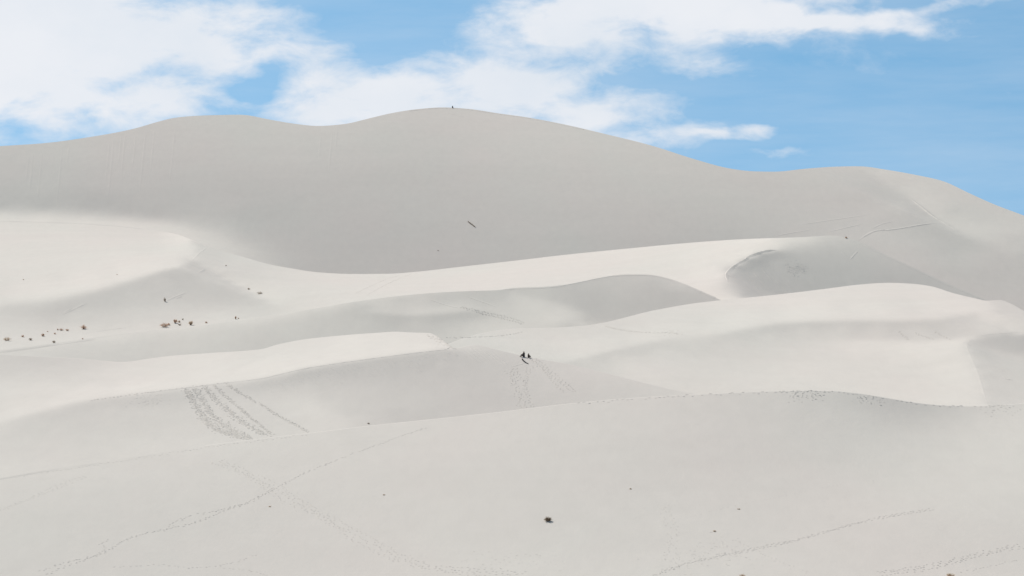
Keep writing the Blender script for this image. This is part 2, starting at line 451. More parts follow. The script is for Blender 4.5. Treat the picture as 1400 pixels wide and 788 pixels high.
    t3 = Tone([
        (0, 487, 206), (100, 475, 205), (100, 487, 203), (200, 465, 203), (200, 480, 202), (300, 452, 203), (300, 470, 200), (350, 450, 199), (380, 443, 201), (400, 460, 196), (430, 435, 196), (450, 450, 194), (470, 426, 194), *[(x, C3(x) + 1.5, v) for x, v in ((60, 212), (150, 212), (250, 213), (330, 214), (390, 213), (450, 212), (500, 208), (550, 203), (600, 197))], *[(x, C3(x) + 6, v) for x, v in ((60, 208), (150, 207), (250, 207), (330, 207), (390, 205), (450, 203), (500, 197), (550, 193), (600, 189))], (500, 420, 191), (500, 440, 195), (550, 425, 196), (570, 441, 193), (600, 408, 189), (600, 418, 194), (640, 405, 188), (660, 415, 192), (620, 440, 192), (580, 452, 192), (650, 440, 197), (700, 430, 199), (690, 410, 190), (620, 424, 204), (600, 422, 204), (560, 421, 202), (700, 445, 207), (660, 456, 206), (720, 440, 202), (680, 421, 200),
        (715, 420, 203), (735, 430, 203), (700, 420, 197), (760, 440, 205), (740, 442, 204), (740, 400, 186), (780, 400, 184), (780, 415, 183), (820, 390, 187), (860, 385, 190), (900, 388, 188), (840, 405, 187), (880, 405, 184), (830, 425, 182), (800, 438, 184), (860, 422, 182), (920, 400, 184), (950, 405, 185), (980, 415, 186), (780, 446, 190), (930, 390, 200), (900, 382, 192),
    ]).edge([(708, 402), (740, 408), (770, 420), (795, 433), (812, 445)], [189, 189, 185, 185, 189], [203, 208, 211, 210, 207], 5)
    t3.edge([(510, 428), (560, 432), (600, 430), (640, 426), (655, 427)], [200, 203, 204, 202, 200], [186, 184, 183, 180, 184], 2.5)
    def b3(u): return np.minimum(C1(u), np.where(u > 600, CR(np.maximum(u, 585)), 1e4)) + 12
    s3 = Sheet('band', -120, 992, C3, b3, t3, 34, 820, (450, 418), merge=(-400, 230), behind=s4.behind(), smooth=0.015, ramp=200, effort=1.5)

    tr = Tone([
        (640, 470, 211), (700, 465, 213), (700, 480, 213), (760, 455, 213), (740, 485, 213), (800, 460, 214), (850, 450, 214), (850, 470, 213), (900, 440, 217), (950, 425, 218), (960, 440, 216), (1000, 420, 220), (1050, 412, 221), (1050, 430, 218), (1100, 405, 221), (1150, 400, 221), (1150, 420, 218), (1200, 395, 221), (1220, 415, 217), (1250, 425, 217), (1280, 400, 222), (1300, 415, 220), (1340, 420, 222), (1320, 430, 219), (1385, 430, 210), (1378, 420, 208), (1345, 432, 219), (1370, 446, 212),
        (800, 494, 209), (840, 489, 209), (900, 482, 211), (860, 500, 215), (900, 515, 215), (900, 530, 213), (950, 500, 212), (940, 520, 212), (1000, 470, 209), (1000, 485, 209), (980, 530, 215), (1050, 460, 208), (1050, 480, 210), (1050, 510, 216), (1100, 450, 207), (1100, 470, 211), (1100, 500, 217), (1150, 448, 206), (1150, 460, 209), (1200, 448, 205), (1200, 458, 209), (1250, 450, 206), (1300, 448, 206), (1330, 445, 208), (1370, 448, 210), (1260, 460, 211), (1150, 480, 216), (1200, 485, 217), (1200, 520, 217), (1100, 530, 217), (1250, 500, 217), (1250, 530, 218), (1300, 490, 219), (1300, 530, 220), (1330, 540, 219),
        (1340, 470, 193), (1380, 465, 189), (1400, 470, 186), (1390, 478, 188), (1360, 480, 199), (1390, 490, 205), (1350, 500, 204), (1370, 520, 206), (1390, 540, 208), (1370, 550, 209), (1450, 500, 204),
    ]).edge([(780, 494), (830, 482), (880, 470), (930, 461)], [216, 217, 218, 218], [203, 202, 204, 209], 2.2)
    tr.edge([(960, 462), (1010, 452), (1060, 443), (1110, 440), (1170, 438.5), (1240, 439), (1290, 436), (1330, 428)], [216, 218, 219, 220, 219, 218, 219, 220], [208, 204, 200, 199, 198, 199, 202, 209], 2.4)
    tr.edge([(1150, 465), (1200, 465), (1260, 466), (1300, 464), (1333, 461)], [208, 206, 206, 207, 207], [217, 219, 221, 223, 223], 2.4)
    tr.edge([(1322, 472), (1332, 495), (1342, 520), (1350, 552)], [198, 201, 203, 205], [221, 221, 221, 220], 3)
    tr.edge([(1333, 461), (1360, 457), (1400, 455)], [210, 211, 212], [194, 190, 186], 3)
    tr.edge([(1352, 413), (1365, 430), (1400, 455)], [206, 207, 210], [221, 219, 214], 2.2)
    def br(u): return np.where(u < 950, np.minimum(C1(np.minimum(u, 1000)), C0(u)), C0(u)) + 12
    sr = Sheet('right', 612, 1520, CR, br, tr, 60, 735, (756, 448.5), behind=back((s4, 987, 1350), (s5, 1350, 1e9), (s3, -1e9, 985)), smooth=0.005, effort=2.5)

    t1 = Tone([
        (0, 492, 203), (60, 496, 203), (110, 499, 205), (0, 505, 205), (60, 508, 207), (0, 520, 212), (60, 518, 213), (120, 510, 213), (0, 535, 215), (100, 530, 216), (0, 560, 216), (60, 548, 217), (180, 505, 218), (200, 515, 219), (150, 530, 218), (250, 495, 220), (250, 515, 221), (300, 488, 221), (320, 505, 221), (350, 490, 219), (380, 480, 220), (400, 490, 222), (450, 470, 221), (440, 488, 222), (500, 463, 222), (520, 475, 223), (560, 462, 221), (560, 475, 222), (590, 465, 220), (600, 473, 219),
        (0, 600, 208), (0, 630, 212), (60, 580, 206), (60, 610, 209), (100, 570, 205), (150, 560, 205), (120, 600, 207), (100, 625, 211), (200, 560, 205), (200, 590, 208), (180, 615, 212), (250, 560, 206), (300, 545, 206), (250, 600, 211), (300, 570, 208), (330, 600, 211), (330, 545, 206), (370, 535, 203), (370, 560, 208), (400, 580, 210), (400, 540, 208), (430, 560, 215), (460, 576, 214), (405, 547, 212), (440, 543, 204), (475, 562, 203), (420, 525, 200), (480, 527, 199), (450, 515, 195), (500, 506, 194), (480, 545, 203), (520, 548, 202), (550, 500, 193), (560, 530, 198), (560, 545, 200), (540, 570, 196), (600, 495, 195), (620, 530, 197), (600, 560, 196), (650, 490, 196), (680, 510, 196), (680, 545, 196), (700, 490, 199), (730, 510, 200), (740, 540, 199), (780, 510, 204), (800, 535, 201), (840, 520, 205), (860, 537, 202), (900, 533, 206), (940, 541, 207), (970, 550, 206),
    ]).edge([(0, 579), (42, 566), (98, 552), (154, 543), (212, 536), (251, 531), (293, 526), (330, 522), (360, 518), (384, 513), (413, 505), (457, 498), (515, 490), (573, 482.5), (614, 478)], [217, 218, 219, 220, 221, 222, 222, 223, 223, 223, 223, 223, 223, 222, 220], [211, 207, 205, 204, 205, 206, 207, 206, 202, 199, 197, 196, 194, 193, 193], 1.6)
    s1 = Sheet('people_dune', -120, 965, C1, lambda u: C0(u) + np.clip((u - 300) / 10, 1, 12), t1, 64, 560, (650, 472), behind=back((s3, -1e9, 612), (sr, 612, 1e9)), smooth=0.006, effort=1.5)

    t0 = Tone([
        (0, 670, 209), (0, 700, 206), (0, 780, 205), (100, 650, 209), (150, 690, 206), (200, 740, 205), (250, 630, 209), (300, 660, 207), (350, 720, 205), (300, 780, 206), (400, 610, 210), (450, 640, 208), (450, 700, 206), (500, 760, 207), (520, 592, 211), (600, 590, 210), (600, 640, 208), (650, 700, 207), (650, 770, 209), (700, 575, 210), (720, 610, 208), (780, 570, 208), (800, 640, 206), (820, 720, 206), (850, 780, 209), (880, 560, 206), (900, 600, 204), (950, 660, 205), (980, 560, 202), (1000, 610, 202), (1050, 700, 206), (1000, 770, 209), (1080, 545, 200), (1080, 580, 200), (1120, 630, 203), (1150, 543, 194), (1170, 565, 196), (1200, 600, 202), (1200, 650, 207), (1215, 551, 185), (1240, 568, 191), (1260, 610, 206), (1255, 558, 187), (1290, 563, 194), (1300, 590, 206), (1340, 562, 203), (1350, 580, 209), (1330, 620, 212), (1390, 575, 211), (1390, 640, 212), (1280, 680, 211), (1350, 700, 209), (1200, 720, 209), (1250, 740, 207), (1390, 740, 206), (1300, 780, 208), (1450, 620, 211), (1040, 540, 203), (940, 546, 206), (0, 820, 205), (700, 820, 209), (1400, 820, 208),
    ])
    s0 = Sheet('foreground', -120, 1520, C0, lambda u: 0 * u + 850, t0, 100, 440, (700, 562), behind=back((s1, -1e9, 945), (sr, 945, 1e9)), smooth=0.05, merge=(-200, 330))
    return [s5, s4, s3, sr, s1, s0]



# ------------------------------------------------------------------ materials
def principled(name, color, rough=0.9):
    m = bpy.data.materials.new(name); m.use_nodes = True
    b = m.node_tree.nodes['Principled BSDF']
    b.inputs['Base Color'].default_value = (*color, 1); b.inputs['Roughness'].default_value = rough
    b.inputs['Specular IOR Level'].default_value = 0.1
    return m


def sand_material():
    """pale quartz sand: faint warm and cool drifts of colour, wind ripples and slight unevenness"""
    m = principled('sand', SAND, .95); nt = m.node_tree; N = nt.nodes; L = nt.links.new
    bs = N['Principled BSDF']
    def node(t, **kw):
        n = N.new(t)
        for k, v in kw.items(): setattr(n, k, v)
        return n
    geo = node('ShaderNodeTexCoord')
    def noise(scale, detail, stretch=(1, 1, 1), rot=0.0, rough=.55):
        mp = node('ShaderNodeMapping'); mp.inputs['Scale'].default_value = stretch; mp.inputs['Rotation'].default_value = (0, 0, rot)
        L(geo.outputs['Object'], mp.inputs['Vector'])
        n = node('ShaderNodeTexNoise'); n.inputs['Scale'].default_value = scale; n.inputs['Detail'].default_value = detail; n.inputs['Roughness'].default_value = rough
        L(mp.outputs[0], n.inputs['Vector'])
        return n.outputs['Fac']
    tint = noise(.014, 4, (1, .5, 1)); grain = noise(.35, 5, (1, .35, 1), .4)
    r1 = node('ShaderNodeMix', data_type='RGBA'); r1.inputs['A'].default_value = (SAND[0] * 1.012, SAND[1] * .990, SAND[2] * .988, 1); r1.inputs['B'].default_value = (SAND[0] * .988, SAND[1] * 1.003, SAND[2] * .994, 1)
    c = node('ShaderNodeMapRange'); c.inputs['From Min'].default_value = .35; c.inputs['From Max'].default_value = .65; L(tint, c.inputs['Value']); L(c.outputs[0], r1.inputs['Factor'])
    hv = node('ShaderNodeHueSaturation'); L(r1.outputs['Result'], hv.inputs['Color'])
    v = node('ShaderNodeMapRange'); v.inputs['From Min'].default_value = .32; v.inputs['From Max'].default_value = .68; v.inputs['To Min'].default_value = .972; v.inputs['To Max'].default_value = 1.028
    streak = noise(.06, 6, (.22, 1, 1), .12, .6)
    gs = node('ShaderNodeMath', operation='ADD'); L(grain, gs.inputs[0]); L(streak, gs.inputs[1])
    gh = node('ShaderNodeMath', operation='MULTIPLY'); L(gs.outputs[0], gh.inputs[0]); gh.inputs[1].default_value = .5
    L(gh.outputs[0], v.inputs['Value']); L(v.outputs[0], hv.inputs['Value']); L(hv.outputs[0], bs.inputs['Base Color'])
    h1 = noise(.09, 5, (1, .45, 1), .5, .5); h2 = noise(.9, 3, (1, .5, 1), .7)
    a = node('ShaderNodeMath', operation='MULTIPLY'); L(h1, a.inputs[0]); a.inputs[1].default_value = .14
    b = node('ShaderNodeMath', operation='MULTIPLY_ADD'); L(h2, b.inputs[0]); b.inputs[1].default_value = .026; L(a.outputs[0], b.inputs[2])
    bp = node('ShaderNodeBump'); bp.inputs['Strength'].default_value = 1.0; bp.inputs['Distance'].default_value = 1.0
    L(b.outputs[0], bp.inputs['Height']); L(bp.outputs[0], bs.inputs['Normal'])
    return m


SAND = (0.516, 0.470, 0.411)
SANDM = sand_material()


def tag(o, label=None, cat=None, group=None, kind=None):
    if label: o['label'] = label
    if cat: o['category'] = cat
    if group: o['group'] = group
    if kind: o['kind'] = kind
    return o


def mesh_obj(name, verts, faces, mat, parent=None, smooth=True):
    me = bpy.data.meshes.new(name)
    me.from_pydata([tuple(v) for v in verts], [], [tuple(f) for f in faces]) if not isinstance(verts, np.ndarray) else fill(me, verts, faces)
    me.materials.append(mat)
    if smooth: me.shade_smooth()
    o = bpy.data.objects.new(name, me); COL.objects.link(o)
    if parent: o.parent = parent
    return o


def fill(me, verts, quads):
    me.vertices.add(len(verts)); me.vertices.foreach_set('co', verts.astype(np.float32).ravel())
    me.loops.add(quads.size); me.loops.foreach_set('vertex_index', quads.astype(np.int32).ravel())
    me.polygons.add(len(quads))
    me.polygons.foreach_set('loop_start', np.arange(0, quads.size, 4, dtype=np.int32))
    me.polygons.foreach_set('loop_total', np.full(len(quads), 4, np.int32))
    me.update(calc_edges=True); me.validate()


def grid_faces(n, m, base=0):
    i, j = np.meshgrid(np.arange(n - 1), np.arange(m - 1), indexing='ij')
    a = base + i * m + j
    return np.stack([a, a + 1, a + m + 1, a + m], -1).reshape(-1, 4)


def world_pt(u, y, rho):
    d = np.exp(rho)
    return np.stack([d * (u - CX) / F, d, CAMZ + d * (YH - y) / F], -1)


def build_dune(s, name, label):
    P = world_pt(np.broadcast_to(s.u, s.y.shape), s.y, s.rho)
    # outside the frame the dune runs on; an end hidden behind other dunes dips into the sand
    for sgn, edge in ((-1, 0), (1, -1)):
        E0, E1 = P[:, edge], P[:, 1 if edge == 0 else -2]
        on = s.u0 < -100 if sgn < 0 else s.u1 > 1500
        sl = np.clip((E0[:, 2] - E1[:, 2]) / np.maximum(np.abs(E0[:, 0] - E1[:, 0]), .05), -.25, .25)
        sl = np.full_like(sl, sl.mean())
        cols, x0, z0 = [], 0.0, E0[:, 2].copy()
        for step in (4, 8, 16, 30, 60, 110, 200):
            g = sl * math.exp(-x0 / 40) if on else -0.55
            z0 = z0 + g * step; x0 += step
            C = E0.copy(); C[:, 0] += sgn * x0; C[:, 2] = z0; cols.append(C)
        cols = np.stack(cols[::-1] if sgn < 0 else cols, 1)
        P = np.concatenate([cols, P] if sgn < 0 else [P, cols], 1)
    n, m = P.shape[:2]
    # hidden foot running out under the dune in front
    foot = []
    for f, dz in ((.93, .5), (.95, .48), (.97, .46), (.985, .44), (.995, .42)):
        Q = P[0].copy(); Q[:, :2] *= f; Q[:, 2] -= dz * (1 - f) * P[0][:, 1]; foot.append(Q)
    A = np.concatenate([np.array(foot), P])
    # lee side beyond the crest
    lee = [P[-1]]; dirn = P[-1] / np.linalg.norm(P[-1][:, :2], axis=1)[:, None]; dirn[:, 2] = 0
    for step, sl in ((.6, .05), (1.2, -.12), (2, -.28), (4, -.42), (8, -.52), (20, -.56), (60, -.5), (80, -.3)):
        q = lee[-1] + dirn * step; q[:, 2] += sl * step; lee.append(q)
    B = np.array(lee)
    V = np.concatenate([A.reshape(-1, 3), B.reshape(-1, 3)])
    Q = np.concatenate([grid_faces(n + 5, m), grid_faces(len(lee), m, (n + 5) * m)])
    o = mesh_obj(name, V, Q, SANDM)
    return tag(o, label, kind='structure')


DUNES = solve_dunes()
S5, S4, S3, SR, S1, S0 = DUNES
mountain = build_dune(S5, 'mountain_dune', 'tall grey-shaded sand mountain forming the skyline')
mid = build_dune(S4, 'middle_dune', 'bright sand apron and rounded dune at the foot of the sand mountain')
band = build_dune(S3, 'ridge_dune', 'low grey dune ridge in front of the bright apron')
right = build_dune(SR, 'swell_dune', 'pale rolling dune with a soft swell across its face')
people_dune = build_dune(S1, 'crest_dune', 'sharp-crested dune with a bright top and a grey streaked face')
fore = build_dune(S0, 'foreground_dune', 'broad smooth dune slope crossed by footprint trails')

def ground():
    z = CAMZ - 52
    o = mesh_obj('ground', [(-9000, -3000, z), (9000, -3000, z), (9000, 20000, z), (-9000, 20000, z)], [(0, 1, 2, 3)], SANDM)
    tag(o, 'flat sand plain under the dunes', kind='structure')
ground()

# ------------------------------------------------------------------ the ground under a picture position
OWNER = {}
for _s, _o in zip(DUNES, (mountain, mid, band, right, people_dune, fore)):
    OWNER[_s.name] = _o


def sheet_at(x, y):
    for s in (S0, S1, SR, S3, S4, S5):
        if s.u0 + 2 < x < s.u1 - 2 and float(s.top(x)) <= y <= float(s.bot(x)) + 1:
            return s
    return S5


def surf(x, y, s=None):
    s = s or sheet_at(x, y)
    y = max(y, float(s.top(x)) + 0.15)
    def P(a, b): return world_pt(np.float64(a), np.float64(b), s.sample(np.float64(a), np.float64(b)))
    p = P(x, y)
    n = np.cross(P(x + 1.5, y + 1) - P(x - 1.5, y + 1), P(x, y + .2) - P(x, y + 2.2))
    n /= np.linalg.norm(n)
    if n[2] < 0: n = -n
    return Vector(p), Vector(n), s


# ------------------------------------------------------------------ footprints and tracks
RNG = random.Random(7)
PRINT_RELIEF, TRACK_RELIEF = 0.6, 0.42


def along(path, step_px):
    """evenly spaced positions along a traced line"""
    p = np.array(path, float)
    # round the corners
    for _ in range(2):
        q = [p[0]]
        for a, b in zip(p[:-1], p[1:]): q += [a * .75 + b * .25, a * .25 + b * .75]
        q.append(p[-1]); p = np.array(q)
    s = np.r_[0, np.cumsum(np.hypot(*np.diff(p, axis=0).T))]
    t = np.arange(0, s[-1], step_px)
    return np.stack([np.interp(t, s, p[:, 0]), np.interp(t, s, p[:, 1])], 1)


def print_shape(V, Q, p, n, fwd, size, rim):
    """one footprint: a low ring of pushed-up sand round a hollow, longer than wide"""
    side = n.cross(fwd).normalized(); f = side.cross(n).normalized(); rim *= PRINT_RELIEF
    b = len(V)
    k = 7
    for rr, h in ((1.3, -.02), (.75, rim), (.42, .012)):
        for i in range(k):
            a = 2 * math.pi * i / k
            w = RNG.uniform(.85, 1.15)
            q = p + f * (math.cos(a) * size * .75 * rr * w) + side * (math.sin(a) * size * .5 * rr * w) + n * (h * RNG.uniform(.7, 1.2) if h == rim else h)
            V.append(tuple(q))
    V.append(tuple(p + n * .008))
    for r in range(2):
        for i in range(k):
            j = (i + 1) % k
            Q.append((b + r * k + i, b + r * k + j, b + (r + 1) * k + j, b + (r + 1) * k + i))
    for i in range(k):
        Q.append((b + 2 * k + i, b + 2 * k + (i + 1) % k, b + 3 * k))


def footprint_trail(path, label, lanes=1, spread=.35, stride=.72, size=.30, rim=.075, jitter=.12, skip=.04, s=None):
    """a walked line: left and right prints a stride apart"""
    V, Q = [], []
    fine = along(path, 1.2)
    pts = [surf(x, y, s) for x, y in fine]
    sh = pts[len(pts) // 2][2]
    P = [q[0] for q in pts]
    L = np.r_[0, np.cumsum([(b - a).length for a, b in zip(P[:-1], P[1:])])]
    for lane in range(lanes):
        t = RNG.uniform(0, stride); odd = 1
        off = (lane - (lanes - 1) / 2) * spread * 2
        ph = RNG.uniform(0, 6)
        while t < L[-1]:
            i = min(int(np.searchsorted(L, t)), len(P) - 1)
            p, n, ss = pts[i]
            a, b_ = P[max(i - 2, 0)], P[min(i + 2, len(P) - 1)]
            fwd = (b_ - a)
            if fwd.length > 1e-6 and RNG.random() > skip:
                fwd.normalize(); side = n.cross(fwd).normalized()
                q = p + side * (odd * .13 + off + .25 * math.sin(t * .21 + ph) * (lanes > 1) + RNG.gauss(0, jitter)) + fwd * RNG.gauss(0, .06)
                print_shape(V, Q, q, n, fwd, size * RNG.uniform(.85, 1.2), rim)
            odd = -odd; t += stride * RNG.uniform(.85, 1.15)
    if not V: return None
    o = mesh_obj('footprints', V, Q, SANDM, OWNER[sh.name], smooth=True)
    return tag(o, label, kind='stuff')


def trampled(path, width_px, count, label, size=.3, rim=.08, s=None):
    """many feet over the same ground"""
    V, Q = [], []
    pts = along(path, 1.0)
    sh = None
    for _ in range(count):
        x, y = pts[RNG.randrange(len(pts))]
        x += RNG.gauss(0, width_px * .4); y += RNG.gauss(0, width_px * .22)
        p, n, ss = surf(x, y, s)
        sh = sh or ss
        if ss is not sh: continue
        fwd = Vector((RNG.uniform(-.3, 1), RNG.uniform(-1, .2), 0)).normalized()
        print_shape(V, Q, p, n, fwd, size * RNG.uniform(.7, 1.3), rim * RNG.uniform(.5, 1.3))
    o = mesh_obj('footprints', V, Q, SANDM, OWNER[sh.name], smooth=True)
    return tag(o, label, kind='stuff')


def ridge_strip(V, Q, path, w, h, skew=0.0, s=None, taper=True, wob=.25):
    """a low line of heaped sand lying along a traced line; skew moves its crest to one side"""
    pts = along(path, 1.6)
    R = [surf(x, y, s) for x, y in pts]
    if len(R) < 2: return
    sh = R[0][2]
    k = len(R); b = len(V)
    for i, (p, n, _) in enumerate(R):
        t = (R[min(i + 1, k - 1)][0] - R[max(i - 1, 0)][0])
        side = n.cross(t)
        if side.length < 1e-6: side = Vector((1, 0, 0))
        side.normalize()
        if side.x < 0: side = -side
        e = min(1, min(i, k - 1 - i) / (0.18 * k + .1)) if taper else 1
        hh = h * TRACK_RELIEF * (.25 + .75 * e) * RNG.uniform(1 - wob, 1 + wob); ww = w * (.4 + .6 * e) * RNG.uniform(.9, 1.1)
        V.append(tuple(p - side * ww - n * .03)); V.append(tuple(p + side * ww * skew + n * hh)); V.append(tuple(p + side * ww - n * .03))
    for i in range(k - 1):
        for c in (0, 1):
            Q.append((b + i * 3 + c, b + i * 3 + c + 1, b + i * 3 + c + 4, b + i * 3 + c + 3))
    return sh


def track(name, label, lines, w, h, skew=0.0, s=None, **kw):
    V, Q = [], []; sh = None
    for l in lines: sh = ridge_strip(V, Q, l, w, h, skew, s, **kw) or sh
    o = mesh_obj(name, V, Q, SANDM, OWNER[sh.name], smooth=False)
    return tag(o, label, kind='stuff')


def small_detail():
    # foreground slope
    footprint_trail([(53, 782), (88, 769), (132, 760), (150, 752), (168, 739), (190, 731), (230, 723), (265, 716), (309, 697), (344, 687), (375, 668), (406, 652), (442, 636), (495, 616), (540, 599), (582, 585)], 'line of footprints climbing the foreground slope', stride=.62)
    footprint_trail([(60, 787), (95, 772), (130, 762), (148, 748), (132, 745), (150, 738)], 'footprints looping beside the long foreground trail')
    footprint_trail([(225, 727), (243, 709), (283, 701), (309, 696), (345, 685), (375, 667)], 'second line of footprints joining the long trail', stride=.6)
    footprint_trail([(294, 630), (327, 643), (367, 662), (398, 685), (442, 706), (485, 731), (530, 757), (569, 773), (627, 780), (715, 787)], 'wide trodden trail running down the foreground slope', lanes=3, spread=.55, jitter=.25, stride=.7)
    footprint_trail([(0, 698), (44, 681), (80, 665), (115, 652)], 'faint footprints below the dip of the foreground crest', rim=.05, lanes=2)
    footprint_trail([(155, 776), (221, 771), (256, 778), (309, 773), (353, 758)], 'footprints curving along the bottom of the slope', rim=.06)
    footprint_trail([(300, 775), (340, 780), (366, 787)], 'short line of footprints leaving the curved trail', rim=.06)
    footprint_trail([(x, float(C0(x)) + 2.2) for x in range(20, 430, 20)], 'footprints along the low crest of the foreground dune', rim=.06, jitter=.25, s=S0)
    footprint_trail([(x, float(C0(x)) + 1.0) for x in range(780, 1396, 20)], 'footprints dotted along the foreground crest', rim=.085, size=.36, jitter=.35, stride=.85, skip=.15, s=S0)
    trampled([(1085, 541), (1120, 540)], 26, 70, 'trampled sand on the foreground crest', rim=.09, s=S0)
    trampled([(1175, 544), (1200, 548)], 16, 40, 'trampled sand where the foreground crest dips', rim=.08, s=S0)
    trampled([(1350, 560), (1380, 558)], 18, 40, 'trampled sand at the low end of the foreground crest', rim=.08, s=S0)
    footprint_trail([(893, 787), (909, 780), (944, 769), (1010, 756), (1055, 745), (1090, 738), (1143, 723), (1209, 707), (1275, 696)], 'straight walked line crossing the foreground slope', lanes=2, spread=.22, stride=.55, rim=.07)
    footprint_trail([(1200, 785), (1253, 778), (1297, 769), (1342, 757), (1400, 747)], 'broad trail of footprints low on the foreground slope', lanes=3, spread=.4, jitter=.22)
    footprint_trail([(1310, 784), (1345, 776), (1395, 765)], 'footprints beside the broad low trail', rim=.06)
    footprint_trail([(912, 690), (916, 712), (920, 735), (910, 760)], 'footprints coming straight down to the walked line', lanes=2, jitter=.3, rim=.06, stride=1.1)
    footprint_trail([(1000, 735), (1040, 757), (1075, 772), (1108, 785)], 'footprints leaving the walked line downhill', jitter=.3, rim=.06)
    trampled([(915, 775), (1000, 745), (1020, 770)], 40, 130, 'scattered footprints around the walked line', rim=.06, s=S0)
    trampled([(630, 770), (690, 765), (760, 772)], 40, 60, 'faint scuffs low on the foreground slope', rim=.05, s=S0)
    footprint_trail([(950, 705), (1010, 690), (1080, 676), (1150, 662)], 'faint walked line high on the foreground slope', rim=.035, skip=.3)
    footprint_trail([(1190, 655), (1205, 680), (1225, 700)], 'faint footprints across the right flank', rim=.035, skip=.3)
    # crest dune
    for path, c, lab in (([(254, 532), (262, 545), (268, 556), (276, 568), (284, 579), (298, 589), (321, 595), (341, 600)], 300, 'dense band of tracks down the grey dune face'),
                         ([(266, 531), (276, 545), (284, 560), (296, 575), (318, 590), (340, 598)], 190, 'looser band of tracks beside the dense one'),
                         ([(279, 529), (291, 543), (307, 557), (330, 577), (362, 594)], 170, 'band of tracks running down to the dune foot'),
                         ([(310, 526), (335, 542), (360, 555), (380, 569), (420, 590)], 120, 'thin line of tracks slanting down the dune face'),
                         ([(292, 527), (315, 548), (345, 573), (372, 595)], 120, 'tracks fanning down the dune face')):
        trampled(path, 7.5 if c > 150 else 3.5, int(c * 2.6), lab, size=.28, rim=.085, s=S1)
    trampled([(185, 551), (205, 548), (222, 545)], 24, 60, 'light scuffs under the brink of the crest dune', rim=.05, s=S1)
    def brink(x): return float(np.interp(x, [0, 98, 212, 293, 360, 413, 457, 515, 573, 614, 650], [579, 552, 536, 526, 518, 505, 498, 490, 482.5, 478, 472.5]))
    lines = []
    for x in np.arange(345, 650, 6.0):
        x = x + RNG.uniform(-4, 4); y = brink(x) + RNG.uniform(1.5, 4); l = RNG.uniform(6, 34) * (1.0 if x < 560 or x > 625 else .5)
        lines.append([(x, y), (x + l * .55, y + l * .40), (x + l, y + l * .78)])
    track('slide_marks', 'fine slide marks running down from the brink', lines, .32, .085, -.2, S1)
    lines = [[(x, y), (x + 14, y + 10), (x + 26, y + 20)] for x, y in ((641, 475), (646, 475), (652, 474), (658, 476), (664, 480), (636, 477), (672, 482))]
    track('slide_marks', 'slide marks below the top of the crest dune', lines, .35, .10, -.3, S1)
    track('sand_lip', 'crisp lip of sand along the brink', [[(x, brink(x) + .3) for x in range(205, 618, 12)]], .5, .11, -.5, S1, taper=False, wob=.6)
    footprint_trail([(x, brink(x) - .4) for x in range(120, 330, 15)], 'footprints along the brink of the crest dune', rim=.1, s=S1)
    trampled([(588, 459), (604, 466), (618, 475)], 9, 110, 'trodden end of the bright dune top', rim=.10, size=.35, s=S1)
    footprint_trail([(697, 503), (701, 513), (706, 523), (712, 537), (721, 557)], 'footprints winding down below the two people', lanes=3, spread=.5, jitter=.25, rim=.08, s=S1)
    footprint_trail([(724, 498), (721, 510), (719, 523), (714, 540)], 'second footprint line below the two people', lanes=2, rim=.055, s=S1)
    footprint_trail([(725, 490), (735, 496), (744, 503), (753, 512), (762, 521), (771, 529), (781, 537)], 'twin tracks slanting down from the seated people', lanes=3, spread=.4, rim=.08, s=S1)
    track('sand_lip', 'thin pale crease where the crest slants away', [[(698, 502), (712, 498), (722, 496)]], .4, .08, .2, S1)
    # swell dune and ridge dune
    footprint_trail([(606, 462), (640, 461.5), (680, 460), (700, 457.5), (715, 454)], 'dotted footprints across the hollow behind the crest dune', stride=1.15, rim=.15, size=.45)
    footprint_trail([(826, 446), (850, 452), (880, 455), (905, 456), (915, 454), (930, 458)], 'footprints near the crest of the swell dune', lanes=2, rim=.14, size=.42, s=SR)
    trampled([(900, 455), (925, 455)], 14, 30, 'scuffed patch near the crest of the swell dune', rim=.10, s=SR)
    for l, lab in (([(1228, 453), (1235, 459), (1243, 465)], 'short track down the swell'), ([(1250, 455), (1264, 460), (1278, 465)], 'dotted short track down the swell'), ([(1275, 453), (1288, 459), (1299, 464)], 'third short track down the swell')):
        footprint_trail(l, lab, rim=.11, size=.38, s=SR)
    track('sand_lip', 'crisp lip where the lower dune drops to the right', [[(1333, 461), (1326, 466), (1321, 472), (1325, 482), (1332, 497), (1339, 515), (1345, 535), (1350, 553)]], .7, .07, -.1, SR)
    track('sand_lip', 'crisp far edge of the grey hollow', [[(1334, 460.5), (1350, 458), (1375, 456), (1400, 454.5), (1430, 453)]], .6, .10, -.4, SR, taper=False)
    track('wind_scour', 'dark scoured mark in the hollow on the right', [[(1370, 515), (1378, 518), (1386, 521)], [(1374, 518), (1382, 520)]], .7, .22, -.3, SR)
    track('slide_marks', 'slanting slide marks on the ridge dune', [[(585, 408), (598, 413), (614, 418), (632, 422)], [(637, 405), (650, 409), (664, 414), (680, 420)]], .55, .12, -.4, S3)
    footprint_trail([(628, 420), (655, 426), (680, 432), (700, 438), (716, 443)], 'footprints slanting down the ridge dune', lanes=2, spread=.5, rim=.14, size=.42, s=S3)
    track('sand_lip', 'sharp brow at the top of the ridge dune', [[(x, float(C3(x)) + .8) for x in range(690, 990, 12)]], .6, .12, -.5, S3, taper=False)
    # bright apron and its steep face
    for l in ([(485, 402), (505, 392), (530, 381), (545, 377)], [(500, 405), (520, 393), (548, 380), (562, 375)]):
        footprint_trail(l, 'faint footprints crossing the bright apron', rim=.12, size=.45, stride=1.6, s=S4)
    track('sand_lip', 'dark overhanging lip round the steep grey face', [[(1062, 342.5), (1050, 344), (1040, 346.5), (1030, 349.5), (1018, 356.5), (1008, 362), (1000, 368), (995, 373), (993, 378), (996, 386)]], .9, .45, -.55, S4)
